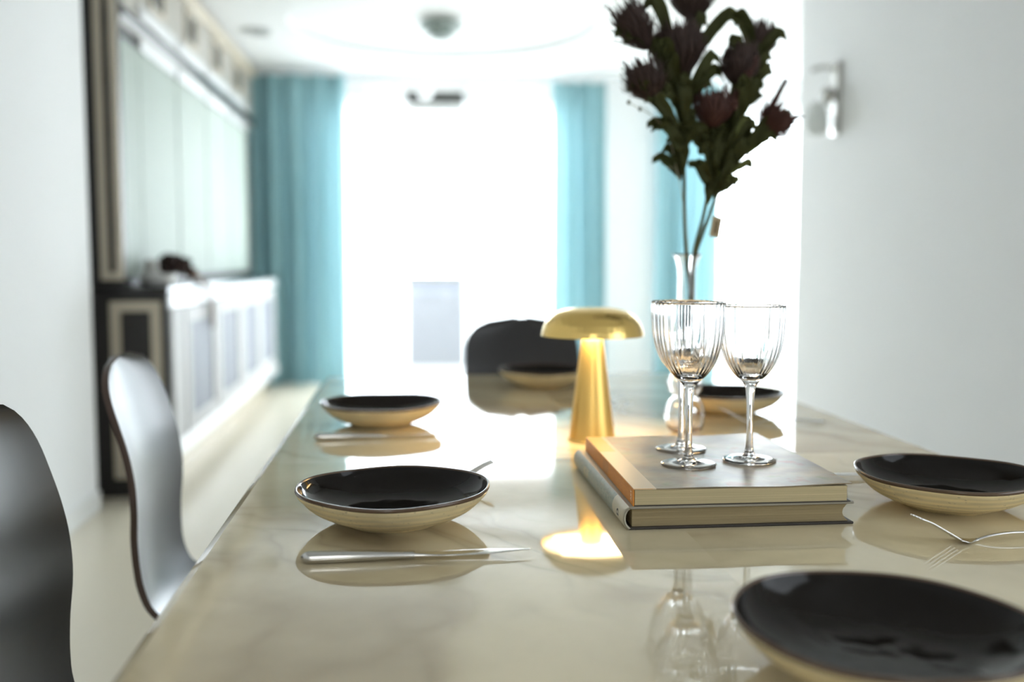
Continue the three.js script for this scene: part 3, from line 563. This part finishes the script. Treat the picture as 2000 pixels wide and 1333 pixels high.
// ---------------------------------------------------------------- brass mushroom lamp
{
  const t = thing('table_lamp', 'lit brass mushroom table lamp behind the books', 'lamp', [0.307, TT, -1.66]);
  mesh('base_rim', lathe([[0, 0], [0.041, 0], [0.0415, 0.001], [0.0412, 0.004], [0.039, 0.0045], [0, 0.0045]], 64), M.brass, t);
  mesh('column', lathe([[0.0398, 0.0046], [0.0392, 0.008], [0.0188, 0.172], [0.0188, 0.178], [0, 0.178]], 96), M.brassColumn, t);
  mesh('shade', toCreasedNormals(lathe([...curve([[0, 0.2275], [0.02, 0.2272], [0.045, 0.2245], [0.065, 0.217], [0.079, 0.203], [0.0855, 0.188], [0.0868, 0.1795]], 40), ...curve([[0.0868, 0.1795], [0.0860, 0.1785], [0.0852, 0.180], [0.083, 0.188], [0.076, 0.201], [0.062, 0.212], [0.03, 0.2185], [0, 0.219]], 30).slice(1)], 96), 0.7), M.brass, t);
  mesh('diffuser', lathe([[0.0162, 0.184], [0.082, 0.184], [0.082, 0.187], [0.0162, 0.187], [0.0162, 0.184]], 64), std({ color: lin(0.9, 0.88, 0.82), roughness: 0.6, emissive: lin(1.0, 0.72, 0.36), emissiveIntensity: 6 }), t);
  const l = new THREE.RectAreaLight(lin(1.0, 0.70, 0.36), 11, 0.116, 0.116);
  l.name = 'lamp_glow'; l.position.set(0, 0.1825, 0); l.rotation.x = -Math.PI / 2; t.add(l);
}

// ---------------------------------------------------------------- bud vase and flowers
const VX = [0.486, TT, -1.72];
{
  const v = thing('bud_vase', 'clear bubble-footed bud vase holding the dark flowers', 'vase', VX);
  const out = curve([[0, 0.0], [0.024, 0], [0.031, 0.008], [0.0355, 0.03], [0.032, 0.05], [0.022, 0.0635], [0.0215, 0.068], [0.028, 0.075], [0.0312, 0.088], [0.028, 0.1], [0.0195, 0.111], [0.0165, 0.122], [0.0155, 0.17], [0.0152, 0.25], [0.016, 0.292], [0.0205, 0.309], [0.0265, 0.3172]], 90);
  const inn = curve([[0.0265, 0.3172], [0.0262, 0.3186], [0.0245, 0.3184], [0.0185, 0.3105], [0.0140, 0.292], [0.0132, 0.25], [0.0135, 0.17], [0.0145, 0.122], [0.017, 0.112], [0.0255, 0.1], [0.0288, 0.088], [0.0255, 0.076], [0.019, 0.068], [0.0195, 0.0635], [0.0295, 0.05], [0.033, 0.03], [0.0285, 0.011], [0.02, 0.006], [0, 0.0055]], 90);
  mesh('glass_body', lathe([...out, ...inn.slice(1)], 72), M.glassPink, v);
}
// ---- flowers
const STEMS = {A: [[0.011, 0.188, 0.0], [0.006, 0.26, 0.0], [-0.001, 0.314, 0.0], [-0.006, 0.404, 0.0], [-0.007, 0.457, 0.0], [-0.013, 0.528, 0.0], [-0.017, 0.589, 0.0], [-0.013, 0.642, 0.0]], A1: [[-0.013, 0.532, 0.0], [-0.037, 0.594, 0.02], [-0.064, 0.643, 0.03], [-0.081, 0.664, 0.03]], A2: [[-0.011, 0.506, 0.0], [-0.038, 0.541, 0.03], [-0.065, 0.569, 0.04], [-0.073, 0.577, 0.04]], A4: [[-0.016, 0.58, 0.0], [0.004, 0.654, -0.02], [0.011, 0.701, -0.03], [0.009, 0.729, -0.03]], B: [[0.007, 0.188, 0.006], [0.009, 0.26, 0.006], [0.012, 0.323, 0.006], [0.029, 0.395, 0.006], [0.036, 0.457, 0.01], [0.039, 0.501, 0.01], [0.04, 0.536, 0.01]], C: [[0.007, 0.187, -0.006], [0.01, 0.255, -0.006], [0.017, 0.314, -0.006], [0.045, 0.395, -0.006], [0.054, 0.426, 0.0], [0.071, 0.461, 0.01], [0.103, 0.501, 0.01], [0.13, 0.526, 0.01]], C1: [[0.05, 0.415, 0.0], [0.066, 0.468, -0.01], [0.077, 0.53, -0.01], [0.079, 0.573, 0.0], [0.086, 0.608, 0.0]], C2: [[0.077, 0.528, -0.01], [0.104, 0.587, -0.03], [0.127, 0.638, -0.04], [0.134, 0.668, -0.04]], C3: [[0.105, 0.501, 0.01], [0.126, 0.545, 0.02], [0.14, 0.571, 0.02]]};
const HEADS = {H1: [[-0.081, 0.664, 0.03], [-0.134, 0.733, 0.05], 0.0227], H2: [[-0.073, 0.577, 0.04], [-0.105, 0.639, 0.06], 0.0255], H3: [[-0.012, 0.624, 0.0], [-0.032, 0.715, 0.01], 0.0346], H4: [[0.009, 0.729, -0.03], [0.011, 0.806, -0.03], 0.03], H5: [[0.134, 0.668, -0.04], [0.146, 0.73, -0.05], 0.0227], H6: [[0.084, 0.61, 0.0], [0.095, 0.684, 0.0], 0.0264], H7: [[0.04, 0.536, 0.01], [0.036, 0.602, 0.02], 0.0273], H9: [[0.13, 0.526, 0.01], [0.168, 0.57, 0.02], 0.0237], K1: [[0.065, 0.568, 0.03], [0.112, 0.656, 0.02], 0.0109], K2: [[0.139, 0.569, 0.02], [0.166, 0.619, 0.02], 0.0055]};
const LEAVES = {
  A: [[[-0.013, 0.453, 0.0], [-0.043, 0.499, 0.0]], [[-0.012, 0.465, 0.012], [-0.03, 0.523, 0.02]], [[-0.013, 0.491, 0.018], [-0.058, 0.534, 0.03]], [[-0.011, 0.526, 0.0], [-0.07, 0.542, 0.0]], [[-0.012, 0.508, 0.018], [-0.003, 0.557, 0.03]], [[-0.021, 0.542, 0.024], [0.018, 0.521, 0.04]], [[-0.018, 0.554, 0.03], [-0.024, 0.611, 0.05]], [[-0.027, 0.576, 0.03], [-0.062, 0.597, 0.05]], [[0.006, 0.653, -0.012], [0.079, 0.733, -0.02]], [[-0.005, 0.576, 0.0], [0.044, 0.658, 0.0]], [[-0.005, 0.596, 0.012], [0.022, 0.63, 0.02]], [[0.011, 0.691, -0.024], [0.036, 0.758, -0.04]], [[-0.041, 0.66, -0.006], [-0.076, 0.748, -0.01]], [[-0.033, 0.624, 0.0], [-0.052, 0.693, 0.0]], [[-0.079, 0.667, 0.03], [-0.137, 0.687, 0.05]], [[-0.071, 0.581, 0.036], [-0.113, 0.599, 0.06]]],
  B: [[[0.037, 0.43, 0.012], [0.01, 0.475, 0.02]], [[0.041, 0.44, 0.0], [0.025, 0.519, 0.0]], [[0.038, 0.465, 0.012], [0.055, 0.524, 0.02]], [[0.047, 0.494, -0.012], [0.028, 0.553, -0.02]], [[0.043, 0.493, 0.0], [0.065, 0.546, 0.0]], [[0.005, 0.525, 0.006], [0.017, 0.492, 0.01]]],
  C: [[[0.052, 0.428, 0.012], [0.084, 0.446, 0.02]], [[0.054, 0.434, 0.018], [0.074, 0.475, 0.03]], [[0.07, 0.462, 0.0], [0.052, 0.527, 0.0]], [[0.071, 0.464, 0.012], [0.098, 0.492, 0.02]], [[0.088, 0.485, 0.0], [0.115, 0.543, 0.0]], [[0.074, 0.536, 0.012], [0.106, 0.614, 0.02]], [[0.091, 0.576, 0.012], [0.117, 0.595, 0.02]], [[0.119, 0.63, -0.018], [0.151, 0.668, -0.03]], [[0.13, 0.667, -0.024], [0.169, 0.71, -0.04]], [[0.083, 0.626, 0.0], [0.073, 0.689, 0.0]], [[0.12, 0.675, -0.024], [0.096, 0.739, -0.04]], [[0.12, 0.512, 0.0], [0.161, 0.552, 0.0]], [[0.102, 0.499, 0.012], [0.128, 0.52, 0.02]], [[0.062, 0.491, 0.018], [0.097, 0.543, 0.03]], [[0.081, 0.557, 0.018], [0.083, 0.612, 0.03]]],
};

function flowerHead(name, [base, tip, R0], mat, parent, rows = 8, per = 15, open = 0.12) {
  const R = R0 * 1.12, b = V(...base), ax = V(...tip).sub(b), L = ax.length() * 1.06; ax.normalize();
  const e1 = V(0, 0, 1).cross(ax).normalize(), e2 = ax.clone().cross(e1);
  const rad = (t) => R * (t < 0.45 ? Math.pow(Math.sin(Math.PI / 2 * clamp(0.1 + t / 0.5)), 0.8) : 1 - 0.45 * Math.pow((t - 0.45) / 0.55, 1.6));
  const at = (t, r, a) => b.clone().addScaledVector(ax, t * L).addScaledVector(e1, r * Math.cos(a)).addScaledVector(e2, r * Math.sin(a));
  const pos = [], idx = [];
  const n = 14, m = 10;
  for (let i = 0; i <= m; i++) for (let j = 0; j < n; j++) { const t = i / m * 0.8, p = at(t, rad(t) * (i === m ? 0.3 : 0.86), j / n * Math.PI * 2); pos.push(p.x, p.y, p.z); }
  for (let i = 0; i < m; i++) for (let j = 0; j < n; j++) { const a = i * n + j, c = i * n + (j + 1) % n; idx.push(a, c, a + n, c, c + n, a + n); }
  for (let k = 0; k < rows; k++) for (let q = 0; q < per; q++) {
    const t0 = 0.02 + 0.62 * k / (rows - 1), a = (q + (k % 2) * 0.5) / per * Math.PI * 2 + rr(-0.08, 0.08), len = rr(0.30, 0.46), w = Math.PI * R / per * rr(0.75, 1.15);
    const fl = open * rr(0.3, 2.6), pts = [[0, 0.92, 0.6], [0.35, 1.03, 1], [0.7, 1.06 + fl * 0.5, 0.55], [1, 1.05 + fl * 1.4, 0.03]], s = pos.length / 3;
    for (const [f, k2, kw] of pts) {
      const t = t0 + f * len, r = rad(Math.min(0.9, t)) * k2, c = at(t, r, a), side = e1.clone().multiplyScalar(-Math.sin(a)).addScaledVector(e2, Math.cos(a)), o = e1.clone().multiplyScalar(Math.cos(a)).addScaledVector(e2, Math.sin(a));
      for (const u of [-1, 0, 1]) { const p = c.clone().addScaledVector(side, u * w * kw * 0.5).addScaledVector(o, u === 0 ? 0.0012 : 0); pos.push(p.x, p.y, p.z); }
    }
    for (let i = 0; i < 3; i++) for (let j = 0; j < 2; j++) { const x = s + i * 3 + j; idx.push(x, x + 1, x + 3, x + 1, x + 4, x + 3); }
  }
  const g = new THREE.BufferGeometry(); g.setAttribute('position', new THREE.Float32BufferAttribute(pos, 3)); g.setIndex(idx); g.computeVertexNormals();
  return mesh(name, g, mat, parent);
}
function leafGeo([p0, p1], k) {
  const a = V(...p0), b = V(...p1), d = b.clone().sub(a), L = d.length(), dir = d.clone().normalize();
  const nrm = V(rr(-0.5, 0.5), rr(-0.3, 0.3), 1).normalize(), side = dir.clone().cross(nrm).normalize(), up = side.clone().cross(dir);
  const bend = rr(0.1, 0.22) * L * (d.x > 0 ? 1 : -1), out = V(0, 1, 0).cross(V(0, 0, 1)).multiplyScalar(0);
  const c1 = a.clone().addScaledVector(dir, L * 0.4).add(V(-bend * 0.35, Math.abs(bend) * 0.5, rr(0, 0.012))), c2 = a.clone().addScaledVector(dir, L * 0.85).add(V(-bend * 0.1, Math.abs(bend) * 0.8, rr(0, 0.01)));
  const curl = b.clone().add(V(bend * 0.55, -Math.abs(bend) * 0.9, rr(-0.004, 0.008)));
  const c = new THREE.CatmullRomCurve3([a, c1, c2, b, curl]), n = 18, pos = [], idx = [], W = clamp(L * 0.38, 0.012, 0.024);
  for (let i = 0; i <= n; i++) {
    const t = i / n, p = c.getPoint(t), tg = c.getTangent(t), s = tg.clone().cross(nrm).normalize(), w = W * Math.pow(Math.sin(Math.PI * clamp(0.06 + t * 0.94)), 0.75) * (1 - 0.35 * t) * (1 + 0.07 * Math.sin(i * 1.7 + k));
    for (const u of [-1, -0.5, 0, 0.5, 1]) { const q = p.clone().addScaledVector(s, u * w * 0.5).addScaledVector(nrm, Math.abs(u) * w * 0.22 + 0.002 * Math.sin(i * 0.9 + u * 2 + k)); pos.push(q.x, q.y, q.z); }
  }
  for (let i = 0; i < n; i++) for (let j = 0; j < 4; j++) { const x = i * 5 + j; idx.push(x, x + 1, x + 5, x + 1, x + 6, x + 5); }
  const g = new THREE.BufferGeometry(); g.setAttribute('position', new THREE.Float32BufferAttribute(pos, 3)); g.setIndex(idx); g.computeVertexNormals(); return g;
}
function spike(name, [base, tip, R], parent) {
  const b = V(...base), t = V(...tip), list = [tube([base, tip], R * 0.35, 4, 6)], d = t.clone().sub(b), n = Math.round(d.length() / (R * 0.42)) * 5;
  const ax = d.clone().normalize(), e1 = V(0, 0, 1).cross(ax).normalize(), e2 = ax.clone().cross(e1);
  for (let i = 0; i < n; i++) { const f = i / n, a = i * 2.4, r = R * 0.7 * (1 - 0.4 * f), p = b.clone().addScaledVector(d, f).addScaledVector(e1, r * Math.cos(a)).addScaledVector(e2, r * Math.sin(a)); list.push(new THREE.IcosahedronGeometry(R * rr(0.26, 0.4) * (1 - 0.3 * f), 1).translate(p.x, p.y, p.z)); }
  return mesh(name, merge(list), M.bractRed, parent);
}
function spray(label, key, branches, heads) {
  const s = thing('flower_stem', label, 'flower', VX, 0, 'dark flowers in the bud vase');
  mesh('stem', tube(STEMS[key], 0.0036, 60, 8, 0.0028), M.stem, s);
  for (const q of branches) mesh('branch', tube(STEMS[q], 0.0024, 30, 8, 0.002), M.stem, s);
  for (const [h, m, open] of heads) flowerHead('flower_head', HEADS[h], m, s, HEADS[h][2] > 0.03 ? 10 : 9, HEADS[h][2] > 0.03 ? 24 : 19, open);
  LEAVES[key].forEach((p, i) => {
    mesh('leaf', leafGeo(p, i), M.leaf, s);
    const [a, b] = p, j = () => rr(-0.014, 0.014);
    mesh('leaf', leafGeo([[a[0], a[1] - 0.006, a[2]], [b[0] + j(), b[1] + j() - 0.012, b[2] + rr(-0.03, 0.03)]], i + 40), M.leaf, s);
  });
  for (const q of [key, ...branches.filter((x) => x !== 'C3')]) {                                    // upright leaves hugging the upper stem
    const c = new THREE.CatmullRomCurve3(STEMS[q].map((p) => V(...p))), from = q === key ? 0.62 : 0.25, n = q === key ? 9 : 5;
    for (let i = 0; i < n; i++) {
      const t = from + (0.97 - from) * i / n, p = c.getPointAt(t), g = c.getTangentAt(t), a = rr(0, 6.28), o = rr(0.012, 0.026), e = p.clone().addScaledVector(g, rr(0.045, 0.075)).add(V(Math.cos(a) * o, 0, Math.sin(a) * o));
      mesh('leaf', leafGeo([p.toArray(), e.toArray()], i + 80), M.leaf, s);
    }
  }
  return s;
}
spray('dark leafy flower stem leaning left with four maroon heads', 'A', ['A1', 'A2', 'A4'], [['H1', M.bract, 0.2], ['H2', M.bract, 0.2], ['H3', M.bract, 0.12], ['H4', M.bract, 0.12]]);
spray('middle flower stem with one reddish head between the others', 'B', [], [['H7', M.bractRed, 0.1]]);
{
  const s = spray('dark flower stem leaning right with spikes and a paper tag', 'C', ['C1', 'C2', 'C3'], [['H5', M.bract, 0.06], ['H6', M.bract, 0.06], ['H9', M.bractRed, 0.25]]);
  spike('catkin', HEADS.K1, s); spike('catkin', HEADS.K2, s);
  const tagG = rb(-0.0105, 0.0105, -0.0185, 0.0185, -0.0006, 0.0006, 0.0005);
  const tg = mesh('paper_tag', tagG.rotateZ(-0.19).rotateY(0.25), M.kraft, s); tg.position.set(0.0515, 0.365, 0.0); tg.userData.label = 'small brown paper tag with an unreadable dark print';
  mesh('tag_print', bx(-0.0035, 0.0035, -0.012, 0.011, 0.0006, 0.0008).rotateZ(-0.19).rotateY(0.25), std({ color: lin(0.16, 0.12, 0.06), roughness: 0.9 }), tg);
  mesh('tag_cord', tube([[0.043, 0.383, 0], [0.040, 0.386, -0.002], [0.041, 0.388, -0.006]], 0.0005, 8, 5), M.kraft, tg).position.set(-0.0515, -0.365, 0);
}
function sprig(label, pts, buds) {
  const s = thing('filler_sprig', label, 'flower', VX, 0, 'thin filler sprigs');
  mesh('twig', merge([tube(pts, 0.0007, 40, 5), ...buds.map(([f, q]) => { const a = new THREE.CatmullRomCurve3(pts.map((p) => V(...p))).getPointAt(f); return tube([[a.x, a.y, a.z], [(a.x + q[0]) / 2, (a.y + q[1]) / 2 + 0.006, (a.z + q[2]) / 2], q], 0.0004, 12, 4); })]), std({ color: lin(0.35, 0.33, 0.24), roughness: 0.8 }), s);
  for (const [, q] of buds) mesh('bud', new THREE.IcosahedronGeometry(0.0032, 1).scale(1, 1.3, 1).translate(...q), std({ color: lin(0.09, 0.08, 0.035), roughness: 0.8 }), s);
}
sprig('thin twig with tiny buds reaching left of the flowers', [[0.002, 0.2, 0.004], [0.0, 0.314, 0.008], [-0.02, 0.45, 0.01], [-0.05, 0.54, 0.01], [-0.107, 0.579, 0.0]], [[0.99, [-0.107, 0.579, 0]], [0.9, [-0.087, 0.568, 0]], [0.62, [-0.036, 0.466, 0.01]], [0.75, [-0.06, 0.545, 0.02]]]);
sprig('thin twig with tiny buds reaching right of the flowers', [[0.006, 0.2, -0.004], [0.012, 0.314, -0.006], [0.05, 0.40, -0.01], [0.11, 0.47, -0.01], [0.181, 0.494, 0.0]], [[0.99, [0.181, 0.494, 0]], [0.85, [0.177, 0.463, 0]], [0.7, [0.141, 0.405, 0]], [0.6, [0.132, 0.449, 0]], [0.5, [0.051, 0.493, 0.01]]]);

renderer.render(scene, camera);
